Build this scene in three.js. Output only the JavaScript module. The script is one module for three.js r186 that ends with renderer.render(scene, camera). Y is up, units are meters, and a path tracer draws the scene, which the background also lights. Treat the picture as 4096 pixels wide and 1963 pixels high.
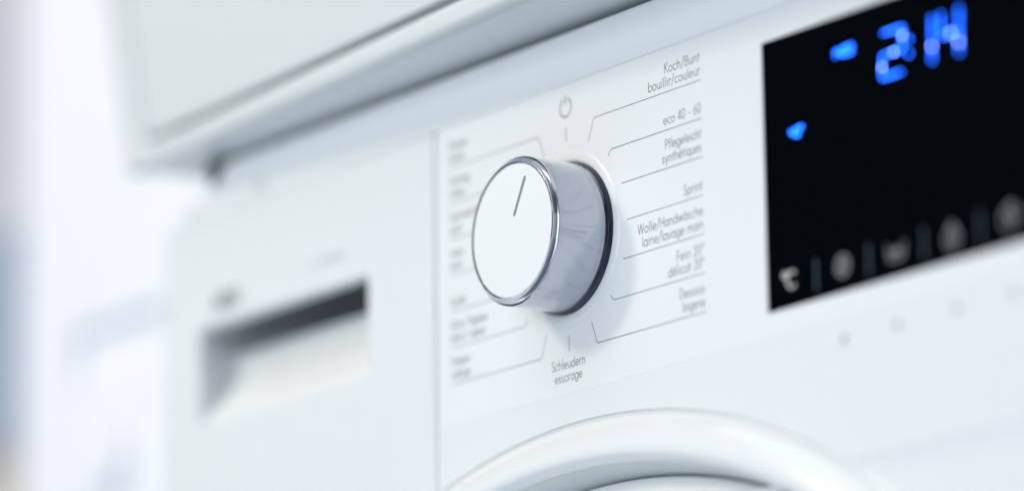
import * as THREE from 'three';
import { RoundedBoxGeometry } from 'three/addons/geometries/RoundedBoxGeometry.js';
import { mergeGeometries } from 'three/addons/utils/BufferGeometryUtils.js';
import { RectAreaLightUniformsLib } from 'three/addons/lights/RectAreaLightUniformsLib.js';

// ---------------------------------------------------------------- camera, light, exposure
// Drawing units: 1 unit = K metres; origin of the drawing = axis of the programme knob on the control panel, Y0 above the floor.
const K = 0.00122, Y0 = 0.77;
const V = (x, y, z) => new THREE.Vector3(x * K, y * K + Y0, z * K);
const scene = new THREE.Scene();
const renderer = new THREE.WebGLRenderer();
renderer.toneMapping = THREE.LinearToneMapping;
renderer.toneMappingExposure = 0.965;
renderer.shadowMap.enabled = true;

const camera = new THREE.PerspectiveCamera(2 * Math.atan(981.5 / 18512) * 180 / Math.PI, 4096 / 1963, 0.05, 60);
{
  const yaw = 0.95189, pitch = 0.22312, roll = -0.01269;
  const d = new THREE.Vector3(-Math.sin(yaw) * Math.cos(pitch), Math.sin(pitch), -Math.cos(yaw) * Math.cos(pitch));
  const r = new THREE.Vector3(Math.cos(yaw), 0, -Math.sin(yaw)), u = new THREE.Vector3().crossVectors(r, d);
  const r2 = r.clone().multiplyScalar(Math.cos(roll)).addScaledVector(u, Math.sin(roll));
  const u2 = u.clone().multiplyScalar(Math.cos(roll)).addScaledVector(r, -Math.sin(roll));
  camera.quaternion.setFromRotationMatrix(new THREE.Matrix4().makeBasis(r2, u2, d.clone().negate()));
  camera.position.copy(V(1113.78, -314.925, 814.227));
  camera.focus = 1393 * K;
  camera.userData.fStop = camera.getFocalLength() / 1000 / (57 * K);
}
RectAreaLightUniformsLib.init();

const lin = (r, g, b) => new THREE.Color().setRGB(r, g, b);
function lampThing(name, label, at, aim, w, h, color, intensity) {
  const t = new THREE.Group(); t.name = name; t.userData = { label, category: 'lamp' }; scene.add(t);
  t.position.copy(at); t.lookAt(aim);
  const box = new THREE.Mesh(new RoundedBoxGeometry(w + 0.05, h + 0.05, 0.05, 2, 0.01), new THREE.MeshStandardMaterial({ color: lin(0.5, 0.5, 0.5), roughness: 0.6 }));
  box.name = 'housing'; box.position.z = -0.035; t.add(box);
  const glow = new THREE.Mesh(new THREE.PlaneGeometry(w, h), new THREE.MeshStandardMaterial({ color: lin(0.8, 0.8, 0.8), emissive: color, emissiveIntensity: 0.25, roughness: 0.8 }));
  glow.name = 'light_diffuser'; glow.position.z = -0.006; t.add(glow);
  const l = new THREE.RectAreaLight(color, intensity, w, h);
  l.name = 'light'; l.rotation.y = Math.PI; t.add(l);                  // a RectAreaLight shines along its own -z
}
const knobAt = V(0, 0, 10);
lampThing('led_lamp', 'square lamp shining down on the panel and knob', V(0, 0, 0).add(new THREE.Vector3(-11.7, 14.5, 19.8).normalize().multiplyScalar(2.3)), knobAt, 0.34, 0.34, lin(1.0, 0.85, 0.64), 55);
lampThing('overhead_fill_light', 'large flat unseen fill panel added above the front of the machine', new THREE.Vector3(-0.3, 2.7, 1.5), new THREE.Vector3(-0.3, 0, 1.3), 2.6, 2.2, lin(0.905, 0.965, 1.025), 1.02);  // unseen panel added for soft fill from above
lampThing('front_fill_light', 'large upright unseen fill panel added facing the machine front', new THREE.Vector3(0.5, 0.95, 3.0), new THREE.Vector3(0, 0.8, 0), 3.2, 1.7, lin(0.905, 0.96, 1.02), 3.3);  // unseen panel added behind the camera for level fill light

// ---------------------------------------------------------------- helpers
function rng(seed) { let s = seed; return () => ((s = (s * 1664525 + 1013904223) >>> 0) / 4294967296); }
function mesh(name, geo, mat, parent = scene, kind) {
  const m = new THREE.Mesh(geo, mat); m.name = name; m.castShadow = m.receiveShadow = true;
  if (kind) m.userData.kind = kind;
  parent.add(m); return m;
}
function thing(name, label, category, group) {
  const g = new THREE.Group(); g.name = name; g.userData = { label, category };
  if (group) g.userData.group = group;
  scene.add(g); return g;
}
function part(name, parent) { const g = new THREE.Group(); g.name = name; parent.add(g); return g; }
const place = (g) => { g.scale(K, K, K); g.translate(0, Y0, 0); return g; };       // drawing units -> metres
function poly(pts) { const s = new THREE.Shape(); pts.forEach(([x, y], i) => i ? s.lineTo(x, y) : s.moveTo(x, y)); s.closePath(); return s; }
function rrect(x0, y0, x1, y1, r, Ctor = THREE.Shape) {
  const s = new Ctor();
  s.moveTo(x0 + r, y0); s.lineTo(x1 - r, y0); s.absarc(x1 - r, y0 + r, r, -Math.PI / 2, 0); s.lineTo(x1, y1 - r); s.absarc(x1 - r, y1 - r, r, 0, Math.PI / 2);
  s.lineTo(x0 + r, y1); s.absarc(x0 + r, y1 - r, r, Math.PI / 2, Math.PI); s.lineTo(x0, y0 + r); s.absarc(x0 + r, y0 + r, r, Math.PI, Math.PI * 1.5); s.closePath();
  return s;
}
// slab with rounded front edge: front face at zf, total depth dep, bevel b; uv spans the given rectangle
function slab(shape, zf, dep, b, uvRect, seg = 4) {
  const g = new THREE.ExtrudeGeometry(shape, { depth: dep - 2 * b, bevelEnabled: b > 0, bevelThickness: b, bevelSize: b, bevelOffset: -b, bevelSegments: seg, curveSegments: 48 });
  g.translate(0, 0, zf - dep + b);
  if (uvRect) setUV(g, uvRect);
  return g;
}
function setUV(g, [x0, y0, x1, y1]) {
  const p = g.attributes.position, uv = new Float32Array(p.count * 2);
  for (let i = 0; i < p.count; i++) { uv[2 * i] = (p.getX(i) - x0) / (x1 - x0); uv[2 * i + 1] = (p.getY(i) - y0) / (y1 - y0); }
  g.setAttribute('uv', new THREE.BufferAttribute(uv, 2));
}
// a (y, z) profile swept along x from x0 to x1; closed outlines also get ends
function sweepX(prof, x0, x1, closed, bevel = 0) {
  if (closed) {
    const g = new THREE.ExtrudeGeometry(poly(prof.map(([y, z]) => [-z, y])), { depth: x1 - x0 - 2 * bevel, bevelEnabled: bevel > 0, bevelThickness: bevel, bevelSize: bevel, bevelOffset: -bevel, bevelSegments: 4 });
    g.rotateY(Math.PI / 2); g.translate(x0 + bevel, 0, 0); return g;
  }
  const pos = [], idx = [];
  prof.forEach(([y, z]) => pos.push(x0, y, z, x1, y, z));
  for (let i = 0; i < prof.length - 1; i++) { const a = 2 * i; idx.push(a, a + 1, a + 2, a + 1, a + 3, a + 2); }
  const g = new THREE.BufferGeometry(); g.setAttribute('position', new THREE.Float32BufferAttribute(pos, 3)); g.setIndex(idx); g.computeVertexNormals(); return g;
}
function lathe(prof, seg = 128) { const g = new THREE.LatheGeometry(prof.map(([r, z]) => new THREE.Vector2(r, z)), seg); g.rotateX(Math.PI / 2); return g; }

// ---------------------------------------------------------------- lettering: a light geometric sans drawn with strokes
const bowl = (cx, a0 = 0, a1 = 360, ry = 0.305, cy = 0.305, rx = 0.265) => ['A', cx, cy, rx, ry, a0, a1];
const st = (...p) => ['L', ...p];
const GLYPH = {
  a: [0.62, bowl(0.29), st(0.555, 0, 0.555, 0.61)], b: [0.62, bowl(0.33), st(0.065, 0, 0.065, 1)], c: [0.52, bowl(0.3, 48, 312)], d: [0.62, bowl(0.29), st(0.555, 0, 0.555, 1)],
  e: [0.6, bowl(0.3, 0, 318), st(0.04, 0.305, 0.565, 0.305)], f: [0.34, ['A', 0.27, 0.82, 0.13, 0.17, 70, 180], st(0.14, 0.82, 0.14, 0), st(0.02, 0.6, 0.3, 0.6)],
  g: [0.62, bowl(0.29), st(0.555, 0.61, 0.555, -0.08), ['A', 0.29, -0.06, 0.265, 0.22, 200, 360]], h: [0.56, st(0.07, 0, 0.07, 1), ['A', 0.28, 0.36, 0.21, 0.25, 0, 180], st(0.49, 0.36, 0.49, 0)],
  i: [0.2, st(0.1, 0, 0.1, 0.6), st(0.1, 0.8, 0.1, 0.84)], k: [0.5, st(0.07, 0, 0.07, 1), st(0.43, 0.6, 0.07, 0.28), st(0.18, 0.38, 0.46, 0)], l: [0.2, st(0.1, 0, 0.1, 1)],
  m: [0.86, st(0.07, 0, 0.07, 0.6), ['A', 0.25, 0.39, 0.18, 0.22, 0, 180], st(0.43, 0.39, 0.43, 0), ['A', 0.61, 0.39, 0.18, 0.22, 0, 180], st(0.79, 0.39, 0.79, 0)],
  n: [0.56, st(0.07, 0, 0.07, 0.6), ['A', 0.28, 0.36, 0.21, 0.25, 0, 180], st(0.49, 0.36, 0.49, 0)], o: [0.6, bowl(0.3)], p: [0.62, bowl(0.33), st(0.065, 0.61, 0.065, -0.32)], q: [0.62, bowl(0.29), st(0.555, 0.61, 0.555, -0.32)],
  r: [0.36, st(0.07, 0, 0.07, 0.6), ['A', 0.27, 0.38, 0.2, 0.23, 60, 180]], s: [0.42, ['A', 0.21, 0.455, 0.14, 0.155, 30, 255], ['A', 0.21, 0.155, 0.15, 0.155, -150, 75]], t: [0.34, st(0.16, 0, 0.16, 0.85), st(0.02, 0.6, 0.3, 0.6)],
  u: [0.56, st(0.07, 0.6, 0.07, 0.25), ['A', 0.28, 0.25, 0.21, 0.25, 180, 360], st(0.49, 0.6, 0.49, 0)], v: [0.5, st(0.03, 0.6, 0.25, 0, 0.47, 0.6)], w: [0.76, st(0.03, 0.6, 0.2, 0, 0.38, 0.58, 0.56, 0, 0.73, 0.6)], y: [0.5, st(0.03, 0.6, 0.26, 0.04), st(0.47, 0.6, 0.14, -0.32)],
  x: [0.5, st(0.04, 0.6, 0.45, 0), st(0.45, 0.6, 0.04, 0)], j: [0.2, st(0.1, 0.6, 0.1, -0.3), st(0.1, 0.8, 0.1, 0.84)],
  B: [0.58, st(0.08, 0, 0.08, 1, 0.3, 1), ['A', 0.3, 0.77, 0.2, 0.23, -90, 90], st(0.08, 0.54, 0.3, 0.54), ['A', 0.3, 0.27, 0.24, 0.27, -90, 90], st(0.08, 0, 0.3, 0)],
  D: [0.7, st(0.08, 0, 0.08, 1, 0.22, 1), ['A', 0.22, 0.5, 0.42, 0.5, -90, 90], st(0.22, 0, 0.08, 0)], F: [0.5, st(0.08, 0, 0.08, 1, 0.45, 1), st(0.08, 0.52, 0.43, 0.52)], H: [0.66, st(0.08, 0, 0.08, 1), st(0.58, 0, 0.58, 1), st(0.08, 0.52, 0.58, 0.52)],
  J: [0.4, st(0.3, 1, 0.3, 0.2), ['A', 0.16, 0.2, 0.14, 0.2, 180, 360]], E: [0.5, st(0.45, 1, 0.08, 1, 0.08, 0, 0.45, 0), st(0.08, 0.52, 0.42, 0.52)],
  K: [0.6, st(0.08, 0, 0.08, 1), st(0.53, 1, 0.08, 0.48), st(0.18, 0.6, 0.57, 0)], P: [0.54, st(0.08, 0, 0.08, 1, 0.27, 1), ['A', 0.27, 0.73, 0.22, 0.27, -90, 90], st(0.27, 0.46, 0.08, 0.46)],
  S: [0.5, ['A', 0.26, 0.75, 0.18, 0.25, 30, 260], ['A', 0.24, 0.25, 0.2, 0.25, -150, 80]], V: [0.62, st(0.03, 1, 0.31, 0, 0.59, 1)], W: [0.98, st(0.03, 1, 0.25, 0, 0.49, 0.97, 0.73, 0, 0.95, 1)],
  A: [0.66, st(0.03, 0, 0.33, 1, 0.63, 0), st(0.13, 0.33, 0.53, 0.33)], G: [0.76, ['A', 0.4, 0.5, 0.35, 0.5, 40, 352], st(0.42, 0.45, 0.75, 0.45)],
  0: [0.58, ['A', 0.29, 0.5, 0.23, 0.5, 0, 360]], 2: [0.54, ['A', 0.27, 0.73, 0.21, 0.27, -20, 170], st(0.46, 0.62, 0.06, 0, 0.5, 0)], 4: [0.58, st(0.44, 0, 0.44, 1, 0.05, 0.25, 0.55, 0.25)], 6: [0.56, ['A', 0.28, 0.3, 0.22, 0.3, 0, 360], st(0.1, 0.42, 0.4, 1)],
  '/': [0.42, st(0.02, -0.15, 0.4, 1.08)], '-': [0.4, st(0.08, 0.36, 0.32, 0.36)], '°': [0.3, ['A', 0.14, 0.88, 0.1, 0.11, 0, 360]], ' ': [0.3], '.': [0.2, st(0.1, 0, 0.1, 0.03)], '+': [0.5, st(0.05, 0.36, 0.45, 0.36), st(0.25, 0.16, 0.25, 0.56)],
};
GLYPH['é'] = [0.6, ...GLYPH.e.slice(1), st(0.28, 0.72, 0.42, 0.9)]; GLYPH['è'] = [0.6, ...GLYPH.e.slice(1), st(0.32, 0.72, 0.18, 0.9)];
GLYPH['ä'] = [0.62, ...GLYPH.a.slice(1), st(0.2, 0.8, 0.2, 0.84), st(0.38, 0.8, 0.38, 0.84)]; GLYPH['ü'] = [0.56, ...GLYPH.u.slice(1), st(0.19, 0.8, 0.19, 0.84), st(0.37, 0.8, 0.37, 0.84)];
function strokes(ctx, list, X, Y) {                                  // X, Y turn drawing coordinates into pixels
  for (const s of list) {
    ctx.beginPath();
    if (s[0] === 'L') for (let i = 1; i < s.length; i += 2) (i > 1 ? ctx.lineTo : ctx.moveTo).call(ctx, X(s[i], s[i + 1]), Y(s[i], s[i + 1]));
    else for (let k = 0; k <= 32; k++) { const a = (s[5] + (s[6] - s[5]) * k / 32) * Math.PI / 180, x = s[1] + s[3] * Math.cos(a), y = s[2] + s[4] * Math.sin(a); (k ? ctx.lineTo : ctx.moveTo).call(ctx, X(x, y), Y(x, y)); }
    ctx.stroke();
  }
}
const GAP = 0.1, textWidth = (t) => [...t].reduce((w, c) => w + GLYPH[c][0] + GAP, 0);
// text of ascender height h, baseline y, between x0 and x1 (or from x0 when x1 is null)
function write(ctx, t, x0, x1, y, h, PX, PY) {
  const sx = x1 === null ? h * 0.8 : (x1 - x0) / textWidth(t);
  let x = x0;
  for (const c of t) { const at = x; strokes(ctx, GLYPH[c].slice(1), (gx) => PX(at + gx * sx), (gx, gy) => PY(y + gy * h)); x += (GLYPH[c][0] + GAP) * sx; }
}
function canvasMap(w, h, draw) {
  const c = document.createElement('canvas'); c.width = w; c.height = h;
  const ctx = c.getContext('2d'); ctx.lineCap = 'round'; ctx.lineJoin = 'round'; draw(ctx, w, h);
  const t = new THREE.CanvasTexture(c); t.colorSpace = THREE.SRGBColorSpace; t.magFilter = THREE.LinearFilter; t.anisotropy = 8; return t;
}

// ---------------------------------------------------------------- materials
const WHITE = lin(0.80, 0.815, 0.82);
const M = {
  plastic: new THREE.MeshPhysicalMaterial({ color: WHITE, roughness: 0.38, ior: 1.45 }),
  fascia: new THREE.MeshPhysicalMaterial({ color: lin(0.765, 0.785, 0.795), roughness: 0.38, ior: 1.45 }),
  frame: new THREE.MeshPhysicalMaterial({ color: lin(0.70, 0.725, 0.725), roughness: 0.35, ior: 1.45 }),
  flap: new THREE.MeshPhysicalMaterial({ color: lin(0.69, 0.715, 0.72), roughness: 0.4 }),
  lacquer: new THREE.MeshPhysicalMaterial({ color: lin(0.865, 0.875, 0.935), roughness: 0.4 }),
  gloss: new THREE.MeshPhysicalMaterial({ color: WHITE, roughness: 0.16, ior: 1.5 }),
  enamel: new THREE.MeshPhysicalMaterial({ color: lin(0.78, 0.80, 0.81), roughness: 0.3 }),
  greyPlastic: new THREE.MeshPhysicalMaterial({ color: lin(0.66, 0.685, 0.69), roughness: 0.4 }),  // also stands in for shade in the drawer recess and door crease
  darkGloss: new THREE.MeshPhysicalMaterial({ color: lin(0.022, 0.032, 0.058), roughness: 0.2 }),
  rubber: new THREE.MeshStandardMaterial({ color: lin(0.035, 0.045, 0.06), roughness: 0.7 }),
  clear: new THREE.MeshPhysicalMaterial({ color: lin(0.97, 0.97, 1.0), roughness: 0.02, transmission: 1, ior: 1.49, thickness: 0.002, attenuationColor: lin(0.78, 0.79, 0.86), attenuationDistance: 0.005 }),
  silver: new THREE.MeshPhysicalMaterial({ color: lin(0.60, 0.635, 0.655), roughness: 0.16, metalness: 1 }),
  mark: new THREE.MeshStandardMaterial({ color: lin(0.22, 0.24, 0.225), roughness: 0.5 }),
  led: new THREE.MeshStandardMaterial({ color: lin(0.01, 0.02, 0.05), emissive: lin(0.02, 0.28, 2.4), emissiveIntensity: 3.7, roughness: 0.4 }),
  ledCore: new THREE.MeshStandardMaterial({ color: lin(0.01, 0.02, 0.05), emissive: lin(0.5, 0.75, 2.4), emissiveIntensity: 8.5, roughness: 0.4 }),
  ledSmall: new THREE.MeshStandardMaterial({ color: lin(0.01, 0.02, 0.05), emissive: lin(0.02, 0.28, 2.4), emissiveIntensity: 4.8, roughness: 0.4 }),
  blueGrey: new THREE.MeshStandardMaterial({ color: lin(0.36, 0.42, 0.54), roughness: 0.6 }),
  tan: new THREE.MeshStandardMaterial({ color: lin(0.56, 0.52, 0.48), roughness: 0.6 }),
  pip: new THREE.MeshStandardMaterial({ color: lin(0.3, 0.32, 0.4), roughness: 0.5 }),
};

// ---------------------------------------------------------------- setting
{
  const g = new THREE.PlaneGeometry(14, 14); g.rotateX(-Math.PI / 2);
  mesh('floor', g, new THREE.MeshStandardMaterial({ color: lin(0.44, 0.56, 0.68), roughness: 0.5 }), scene, 'structure');
  const w = new THREE.BoxGeometry(9, 2.9, 0.1); w.translate(-1.6, 1.45, -0.72);
  mesh('wall', w, new THREE.MeshStandardMaterial({ color: lin(0.86, 0.87, 0.93), roughness: 0.85 }), scene, 'structure');
}

// ---------------------------------------------------------------- washing machine
const wm = thing('washing_machine', 'white front loading washing machine with clear edged programme knob and black display', 'washing machine');
const XL = -238.5, XR = 245, TOP = 66, FLOOR = -Y0 / K;
const S = 30.52 * Math.sin(Math.PI / 8), RC = 30.52;
const DC = [6, -240.2], DA = 222, DB = 182;                               // door ellipse shared by body, fascia, front panel and ring
function doorHole(off) { const p = new THREE.Path(); p.absellipse(DC[0], DC[1], DA + off, DB + off, 0, Math.PI * 2, true); return p; }
{
  const b = rrect(XL + 2, FLOOR + 1, XR - 2, TOP - 18, 4), h = new THREE.Path();
  h.moveTo(-218, 46); h.lineTo(-109, 46); h.lineTo(-109, -26); h.lineTo(-218, -26); h.closePath(); b.holes.push(h, doorHole(-1));
  mesh('body', place(slab(b, -6, 470, 1)), M.enamel, wm);
}
// lid strip above the panel, its left end cut back at the corner
{
  const g = slab(poly([[XL + 9, 48.9], [XR - 9, 48.9], [XR - 9, TOP], [XL + 41, TOP], [XL + 34, TOP - 1.5], [XL + 26, TOP - 9], [XL + 9, TOP - 11]]), -1.4, 466, 1.2);
  mesh('lid', place(g), M.plastic, wm);
  const s = lathe([[0, 0.9], [2.6, 0.9], [3.2, 0.5], [3.3, 0], [3.3, -1.5]], 48); s.translate(-178.5, 53.6, -1.2);
  mesh('screw_cap', place(s), M.greyPlastic, wm);
}
// printed control panel with the display window cut out
const plateMap = canvasMap(2048, 1206, (c, w, h) => {
  const k = w / 164, X = (x) => (x + 70) * k, Y = (y) => (48.5 - y) * k;
  c.fillStyle = 'rgb(231,233,234)'; c.fillRect(0, 0, w, h);
  const ink = 'rgb(86,88,92)', r = rng(11);
  for (let i = 0; i < 60; i++) { c.fillStyle = `rgba(140,140,145,${0.2 + 0.5 * r()})`; c.fillRect(r() * w, r() * h, 0.8 + r() * 1.6, 0.8 + r() * 1.6); }
  c.strokeStyle = ink; c.lineWidth = 0.23 * k;
  const seg = (...p) => strokes(c, [['L', ...p]], X, (x, y) => Y(y));
  const tick = (n) => [RC * Math.sin(n * Math.PI / 8), RC * Math.cos(n * Math.PI / 8)];
  const BX = [null, 14.4, 23, null, null, null, 23, 14.4];
  for (const side of [1, -1]) for (let n = 1; n <= 7; n++) {
    const [tx, ty] = tick(n), y = (4 - n) * S, end = side > 0 ? 68 : 63;
    if (BX[n]) { const b = BX[n], o = 0.5, l = Math.hypot(b - tx, y - ty), ex = b - (b - tx) / l * o, ey = y - (y - ty) / l * o; seg(side * tx, ty, side * ex, ey, side * (b + o * 0.7), y, side * end, y); }
    else seg(side * tx, y, side * end, y);
  }
  c.lineWidth = 0.26 * k; seg(0, RC, 0, 35); seg(0, -RC, 0, -35);
  const T = (t, x0, x1, y) => write(c, t, x0, x1, y, 2.95, X, Y);
  c.lineWidth = 0.25 * k;
  const rows = [[[ 'Koch/Bunt', 50.3], ['bouillir/couleur', 42.2]], [['eco 40 - 60', 49.5]], [['Pflegeleicht', 50], ['synthétiques', 48.4]], [['Sprint', 58.6]], [['Wolle/Handwäsche', 35.8], ['laine/lavage main', 37.8]], [['Fein 20°', 54.6], ['délicat 20°', 50.4]], [['Dessous', 55.6], ['lingerie', 57]]];
  rows.forEach((row, n) => row.forEach(([t, x], q) => T(t, x, 68, (3 - n) * S + (row.length - 1 - q) * 4.1 + 1.8)));
  T('Schleudern', -9.2, 8.4, -40.1); T('essorage', -7.7, 6.8, -44.1);
  const left = [['Daunen', 'duvets'], ['Vorhang', 'rideau'], ['Sportwäsche', 'sport'], ['Jeans', 'jeans'], ['Spülen'], ['Extra / Hygiene', 'extra / vapeur'], ['Pumpen', 'vidange']].map((a) => a.map((t) => t.replace('x', 'k').replace('/ ', '/ ')));
  left.forEach((row, n) => row.forEach((t, q) => T(t, -63, null, (3 - n) * S + (row.length - 1 - q) * 4.1 + 1.8)));
  c.lineWidth = 0.42 * k; strokes(c, [['A', 0, 41.3, 2.9, 2.9, -245, 65], ['L', 0, 42.4, 0, 45]], X, (x, y) => Y(y));
});
{
  const shape = rrect(-69.6, -48, XR, 48.5, 1.2);
  shape.holes.push(rrect(97, -40.9, 232, 39.4, 0.5, THREE.Path));
  mesh('control_panel', place(slab(shape, 0, 0.9, 0.05, [-70, 48.5 - 1206 * 164 / 2048, 94, 48.5])), new THREE.MeshPhysicalMaterial({ color: 0xffffff, map: plateMap, roughness: 0.3, ior: 1.45 }), wm);
  const low = new THREE.Shape();                                      // fascia below the panel, arched over the door
  const a0 = Math.acos((-69.6 - DC[0]) / (DA + 0.9)), a1 = Math.asin((-89.8 - DC[1]) / (DB + 0.6));
  low.moveTo(-69.6, 48.4);
  for (let i = 0; i <= 60; i++) { const a = a0 + (a1 - a0) * i / 60; low.lineTo(DC[0] + (DA + 0.9) * Math.cos(a), DC[1] + (DB + 0.9) * Math.sin(a)); }
  low.lineTo(XR, -89.8); low.lineTo(XR, 48.4); low.closePath(); low.holes.push(rrect(97, -40.9, 232, 39.4, 0.5, THREE.Path));
  mesh('fascia', place(slab(low, -0.08, 6, 0.3)), M.fascia, wm);
  mesh('lower_trim', place(sweepX([[-89.7, -0.35], [-95.5, -1.6], [-95.5, -4], [-89.7, -4]], 124, XR, true)), M.plastic, wm);
  // front panel below the fascia, open for the door
  const fp = poly([[XL, FLOOR + 60], [XR, FLOOR + 60], [XR, -90.8], [XL, -90.8]]); fp.holes.push(doorHole(0.4));
  mesh('front_panel', place(slab(fp, -1.5, 2.4, 0.25)), M.enamel, wm);
  mesh('plinth', place(slab(rrect(XL + 3, FLOOR + 12, XR - 3, FLOOR + 59, 1), -9, 5, 1)), M.plastic, wm);
}
// indicator pips under the display
for (const x of [131, 154.3, 179.3, 203, 226]) { const g = lathe([[0, 0.25], [1, 0.22], [1.3, 0], [1.3, -1]], 24); g.translate(x, -54.3, -0.08); mesh('indicator', place(g), M.pip, wm); }

// detergent drawer
{
  const dr = part('detergent_drawer', wm);
  const map = canvasMap(1024, 866, (c, w, h) => {
    const k = w / 165, X = (x) => (x + 236) * k, Y = (y) => (49 - y) * k;
    c.fillStyle = 'rgb(224,228,229)'; c.fillRect(0, 0, w, h);  // white lowered to imitate light fading towards the left
    c.strokeStyle = 'rgb(70,74,80)'; c.lineWidth = 1.25 * k; write(c, 'AEG', -206, -189.5, 14.6, 5.2, X, Y);
    c.strokeStyle = 'rgb(150,165,170)'; c.lineWidth = 0.45 * k; write(c, 'P.-', -145.5, -138.5, 17.2, 3.4, X, Y); write(c, 'sense', -139, -124.5, 17.8, 3.8, X, Y);
  });
  const sh = rrect(XL, -89.4, -73, 48.5, 2.2);
  const hole = new THREE.Path(); hole.moveTo(-216, 9.4); hole.lineTo(-111.4, 9.4); hole.lineTo(-111.4, -24); hole.lineTo(-216, -24); hole.closePath(); sh.holes.push(hole);
  mesh('drawer_front', place(slab(sh, -0.3, 6, 0.9, [-236, 49 - 866 * 165 / 1024, -71, 49])), new THREE.MeshPhysicalMaterial({ color: 0xffffff, map, roughness: 0.34, ior: 1.45 }), dr);
  const cav = [[9.55, -1.3], [10, -4], [14, -7], [44, -9], [44, -170], [2.4, -170], [2.7, -16.3]];
  const prof = [[9.6, -1.2], [3, -16.5], [2.2, -15.5], [-2, -15], [-6, -14.2], [-10, -12.6], [-14, -9.6], [-17.5, -6.2], [-20.6, -3.2], [-24.2, -1.2]];
  const ends = poly(prof.map(([y, z]) => [-z, y]));
  mesh('grip_cavity', place(mergeGeometries([sweepX(cav, -216.1, -111.3, false), ...[-216.1, -111.3].map((x) => { const e = new THREE.ShapeGeometry(poly([...cav, [-10, -170]].slice(0, 6).map(([y, z]) => [-z, y]))); e.rotateY(Math.PI / 2); e.translate(x, 0, 0); e.deleteAttribute('uv'); return e; })])), M.enamel, dr);
  mesh('grip_back_shade', place(sweepX(prof.slice(1, 6), -216.1, -111.3, false)), M.greyPlastic, dr);  // greyer than the drawer white, painting shade into the recess back
  const gs = [], low2 = sweepX(prof.slice(5), -216.2, -111.2, false);
  mesh('handle_recess', place(low2), M.plastic, dr);
  for (const x of [-216.2, -111.2]) { const e = new THREE.ShapeGeometry(ends); e.rotateY(Math.PI / 2); e.translate(x, 0, 0); e.deleteAttribute('uv'); gs.push(e); }
  mesh('recess_side', place(gs[0]), M.greyPlastic, dr); mesh('recess_side', place(gs[1]), M.greyPlastic, dr);  // sides take the same grey as painted recess shade
}
mesh('seam_rail', place(slab(rrect(-74.5, -89, -68.5, 48, 0.5), -1.7, 3.6, 0)), M.plastic, wm);
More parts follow.
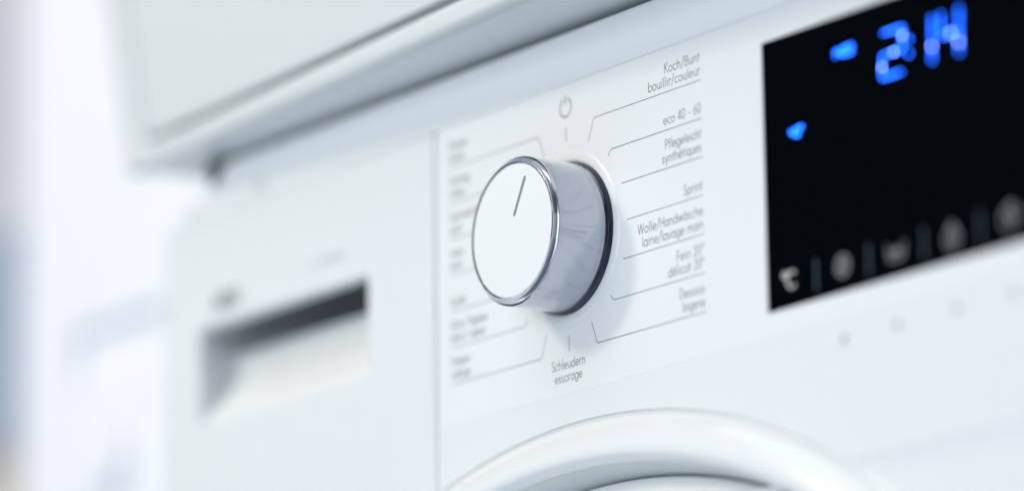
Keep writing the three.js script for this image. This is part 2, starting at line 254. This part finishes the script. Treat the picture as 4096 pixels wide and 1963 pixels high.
// display
{
  const map = canvasMap(1024, 609, (c, w, h) => {
    const k = w / 136, X = (x) => (x - 96.5) * k, Y = (y) => (40 - y) * k;
    c.fillStyle = 'rgb(5,8,12)'; c.fillRect(0, 0, w, h);
    const at = (list, x, y, s) => strokes(c, list, (a) => X(x + a * s), (a, b) => Y(y + b * s));
    c.strokeStyle = 'rgb(196,198,196)'; c.lineWidth = 0.85 * k;
    at([['A', 0.5, 0, 2.1, 2.3, 50, 310], ['A', -2.6, 1.7, 0.75, 0.75, 0, 360]], 107.6, -32.8, 1);
    c.strokeStyle = 'rgb(160,163,163)'; c.lineWidth = 0.55 * k;
    at([['A', 0, 0, 3, 3, 0, 360], ['A', 0, 0, 1.7, 1.7, 0, 360], ['L', 0, 0.6, 0, -0.6]], 131, -33.1, 1);
    at([['L', -3.6, 2, -2.8, -2.2, 2.8, -2.2, 3.6, 2], ['L', -1, 0.6, -1, -1], ['L', 1, 0.9, 1, -0.8], ['L', -2.4, -0.2, 2.4, -0.2]], 154.4, -33.4, 1);
    at([['A', 0, -0.6, 2.8, 2.6, 0, 360], ['L', -1.6, 2, 0, 4, 1.6, 2], ['L', -0.8, 0.4, 0.8, -1.4], ['L', 0.8, 0.4, -0.8, -1.4]], 178.3, -34, 1);
    at([['A', 0, 0, 2.9, 2.9, 0, 360], ['A', 0.8, 2, 1.6, 1.8, 0, 360], ['L', 0, 1.4, 0, 0, 1.2, -0.8]], 202, -33.4, 1);
    at([['A', 0, 0, 2.9, 2.9, 0, 360], ['L', -1, 1.4, 1.4, 0, -1, -1.4]], 226, -33.4, 1);
    c.strokeStyle = 'rgb(84,98,108)'; c.lineWidth = 0.7 * k; c.lineCap = 'butt';
    for (const x of [119.2, 142.6, 166.3, 190, 214]) at([['L', 0, 4.4, 0, -4.8]], x, -33.4, 1);
  });
  const dp = part('display', wm);
  const g = slab(rrect(97.15, -40.75, 231.85, 39.25, 0.4), -0.15, 4, 0.25, [96.5, 40 - 609 * 136 / 1024, 232.5, 40]);
  mesh('display_glass', place(g), new THREE.MeshPhysicalMaterial({ color: 0xffffff, map, roughness: 0.12, specularIntensity: 0.35 }), dp);
  // seven segment figures, each its own piece, leaning slightly
  const SEG = { a: [0, 1, 1, 1], b: [1, 1, 1, 0.5], c: [1, 0.5, 1, 0], d: [0, 0, 1, 0], e: [0, 0.5, 0, 0], f: [0, 1, 0, 0.5], g: [0, 0.5, 1, 0.5] };
  const DIG = { 0: 'abcdef', 1: 'bc', 2: 'abged', 4: 'fgbc' };
  const cores = [], spot = rng(5);
  function digit(ch, x, y, w, h, t, lean, m) {
    const gs = [...DIG[ch]].map((s) => {
      const [x0, y0, x1, y1] = SEG[s], ax = x + x0 * w + lean * (y0 - 0.5) * h, bx = x + x1 * w + lean * (y1 - 0.5) * h, ay = y + y0 * h, by = y + y1 * h;
      const L = Math.hypot(bx - ax, by - ay), g2 = new THREE.BoxGeometry(L - t * 0.25, t, 0.12); g2.rotateZ(Math.atan2(by - ay, bx - ax)); g2.translate((ax + bx) / 2, (ay + by) / 2, -0.12); return g2;
    });
    mesh('led_digit', place(mergeGeometries(gs)), m, dp);
    if (h > 5) [...DIG[ch]].forEach((s) => {                           // the lamp spot behind each segment
      if (spot() < 0.3) return;
      const [x0, y0, x1, y1] = SEG[s], f = 0.3 + 0.4 * spot(), u = x0 + (x1 - x0) * f, v = y0 + (y1 - y0) * f;
      const d = new THREE.CylinderGeometry(0.42, 0.42, 0.1, 14); d.rotateX(Math.PI / 2); d.translate(x + u * w + lean * (v - 0.5) * h, y + v * h, -0.08); cores.push(d);
    });
  }
  digit('2', 151.2, 17, 8.6, 12.8, 0.62, 0.07, M.led); digit('1', 164.5, 16.8, 8.2, 13, 0.62, 0.05, M.led); digit('4', 176.5, 16.6, 7.6, 13.2, 0.62, 0.05, M.led);
  mesh('led_cores', place(mergeGeometries(cores)), M.ledCore, dp);
  for (const y of [25.7, 21.5]) { const d = new THREE.CylinderGeometry(0.55, 0.55, 0.12, 16); d.rotateX(Math.PI / 2); d.translate(162.6, y, -0.12); mesh('led_dot', place(d), M.ledSmall, dp); }
  [...'1400'].forEach((ch, i) => digit(ch, 129 + i * 2.5, 27.4, 1.5, 2.5, 0.36, 0.07, M.ledSmall));
  [...'40'].forEach((ch, i) => digit(ch, 109.3 + i * 2.5, 8.5, 1.5, 2.5, 0.34, 0.07, M.ledSmall));
  { const d = new THREE.TorusGeometry(0.45, 0.14, 8, 20); d.translate(114.4, 10.8, -0.14); mesh('led_dot', place(d), M.ledSmall, dp); }
}
// door: a rounded ring swept round an ellipse and a domed cover inside
{
  const dg = part('door', wm);
  function ellipseSweep(prof, seg = 240) {
    const pos = [], idx = [], n = prof.length;
    for (let i = 0; i <= seg; i++) {
      const a = i / seg * Math.PI * 2, c = Math.cos(a), s = Math.sin(a);
      for (const [t, z] of prof) pos.push(DC[0] + (DA - t) * c, DC[1] + Math.max(DB - t, 0) * s, z);
    }
    for (let i = 0; i < seg; i++) for (let j = 0; j < n - 1; j++) { const a = i * n + j, b = a + n; idx.push(a, b, a + 1, b, b + 1, a + 1); }
    const g = new THREE.BufferGeometry(); g.setAttribute('position', new THREE.Float32BufferAttribute(pos, 3)); g.setIndex(idx); g.computeVertexNormals(); return g;
  }
  const curve = (pts, n) => new THREE.CatmullRomCurve3(pts.map(([t, z]) => new THREE.Vector3(t, z, 0)), false, 'centripetal').getPoints(n).map((v) => [v.x, v.y]);
  mesh('door_ring', place(ellipseSweep(curve([[-1.6, -1.3], [-0.1, -1.1], [0.2, -0.1], [0.8, 0.9], [3, 3.2], [6.5, 5.4], [10, 6.6], [12.4, 6.4], [13.8, 5], [14.8, 2.4]], 60))), M.gloss, dg);
  mesh('door_crease_shade', place(ellipseSweep(curve([[14.6, 2.3], [15.5, 0], [16.7, -5], [17.6, -11], [18.2, -18]], 24))), M.greyPlastic, dg);  // inner wall of the ring, its grey stands in for crease shade
  const inner = curve([[17.6, -17], [17.9, -11.5], [18.6, -8.4], [21, -6], [32, -1.4], [60, 5], [110, 12], [160, 14], [181.9, 14.4]], 70);
  mesh('door_cover', place(ellipseSweep(inner)), M.gloss, dg);
}
// programme knob
{
  const kn = part('program_knob', wm);
  mesh('base_ring', place(lathe([[20, 1.65], [22.9, 1.6], [23.1, 1.4], [23.6, 0.2], [23.65, -0.4]])), M.darkGloss, kn);
  mesh('trim_ring', place(lathe([[23.7, -0.3], [23.75, 0.22], [24.2, 0.42], [24.8, 0.46], [26.2, 0.34], [27, 0.12], [27.1, -0.3]])), M.gloss, kn);
  mesh('knob_core', place(lathe([[0, 1.67], [21.6, 1.67], [21.85, 1.9], [21.85, 18.4], [21.5, 18.9], [0, 18.9]])), M.silver, kn);
  const shell = [[21.95, 1.64]], R = (cx, cz, r, a0, a1, n = 8) => { for (let i = 0; i <= n; i++) { const a = (a0 + (a1 - a0) * i / n) * Math.PI / 180; shell.push([cx + r * Math.cos(a), cz + r * Math.sin(a)]); } };
  R(22.6, 2.04, 0.4, -90, 0); R(22.1, 18.9, 0.9, 0, 48); R(21.2, 20.5, 0.4, 48, 90); shell.push([20.75, 20.9], [20.75, 19.1], [21.95, 18.9], [21.95, 1.64]);
  mesh('clear_shell', place(lathe(shell, 192)), M.clear, kn);
  mesh('knob_cap', place(lathe([[0, 20.85], [20.2, 20.85], [20.55, 20.75], [20.7, 20.5], [20.7, 19.05], [0, 19.05]])), M.plastic, kn);
  const mk = new THREE.ExtrudeGeometry(rrect(-0.6, -6.5, 0.6, 6.5, 0.6), { depth: 0.1, bevelEnabled: false, curveSegments: 12 });
  mk.rotateZ(-0.497); mk.translate(4.14, 9.9, 20.8);
  mesh('pointer_mark', place(mk), M.mark, kn);
}

// ---------------------------------------------------------------- dryer stacked on top
{
  const dy = thing('tumble_dryer', 'white appliance stacked above the control panel, its framed front overhanging', 'dryer');
  const turn = new THREE.Matrix4().makeRotationY(-0.066);
  const fin = (g) => { g.applyMatrix4(turn); return place(g); };
  mesh('cabinet', fin(slab(rrect(-237, 68.2, 246, 700, 3), 25, 470, 1.5)), M.enamel, dy);
  const tilt = new THREE.Matrix4().makeTranslation(0, 66.6, 30.5).multiply(new THREE.Matrix4().makeRotationX(0.152));
  const fr = rrect(-240, 0, 247, 132, 2.5); fr.holes.push(rrect(-223, 8, 237, 124, 1, THREE.Path));
  const g1 = slab(fr, 0, 9, 2.6, null, 6); g1.applyMatrix4(tilt);
  mesh('front_frame', fin(g1), M.frame, dy);
  const g2 = slab(rrect(-220.6, 10.3, 235.6, 122.5, 1), -0.6, 6, 0.8); g2.applyMatrix4(tilt);
  mesh('front_flap', fin(g2), M.flap, dy);
  const g3 = slab(rrect(-236, 2, 244, 130, 1), -8.6, 3, 0.5); g3.applyMatrix4(tilt);
  mesh('front_backing', fin(g3), M.greyPlastic, dy);
  for (const [x, z] of [[-207, -12], [218, -14], [-207, -400], [218, -400]]) { const f = new THREE.CylinderGeometry(12, 11, 8.5, 40); f.translate(x, 64, z); mesh('foot', place(f), M.rubber, dy); }
}

// ---------------------------------------------------------------- blurred things behind
{
  const nb = thing('neighbouring_appliance', 'out of focus white appliance set back behind the washing machine', 'appliance');
  const sh = rrect(-534, FLOOR + 4, -200, 430, 4);
  const h = new THREE.Path(); h.moveTo(-494, 70); h.lineTo(-420, 70); h.lineTo(-420, 46); h.lineTo(-494, 46); h.closePath(); sh.holes.push(h);
  mesh('front', place(slab(sh, -110, 5.5, 1)), M.lacquer, nb);
  mesh('cabinet', place(slab(rrect(-533, FLOOR + 4, -250, 429, 3), -116, 330, 2)), M.lacquer, nb);
  const k = lathe([[0, 7], [12, 7], [14, 5.5], [14.5, 0], [0, 0]], 48); k.translate(-461, 12.5, -110); mesh('dial', place(k), M.lacquer, nb);
  const cu = thing('low_cupboard', 'out of focus blue grey cupboard with a tan lower drawer beyond the set back appliance', 'cupboard');
  mesh('cupboard_body', place(slab(rrect(-960, 62, -640, 165, 3), -195, 300, 2)), M.blueGrey, cu);
  mesh('drawer', place(slab(rrect(-960, FLOOR + 2, -640, 60, 3), -195, 300, 2)), M.tan, cu);
}
renderer.render(scene, camera);
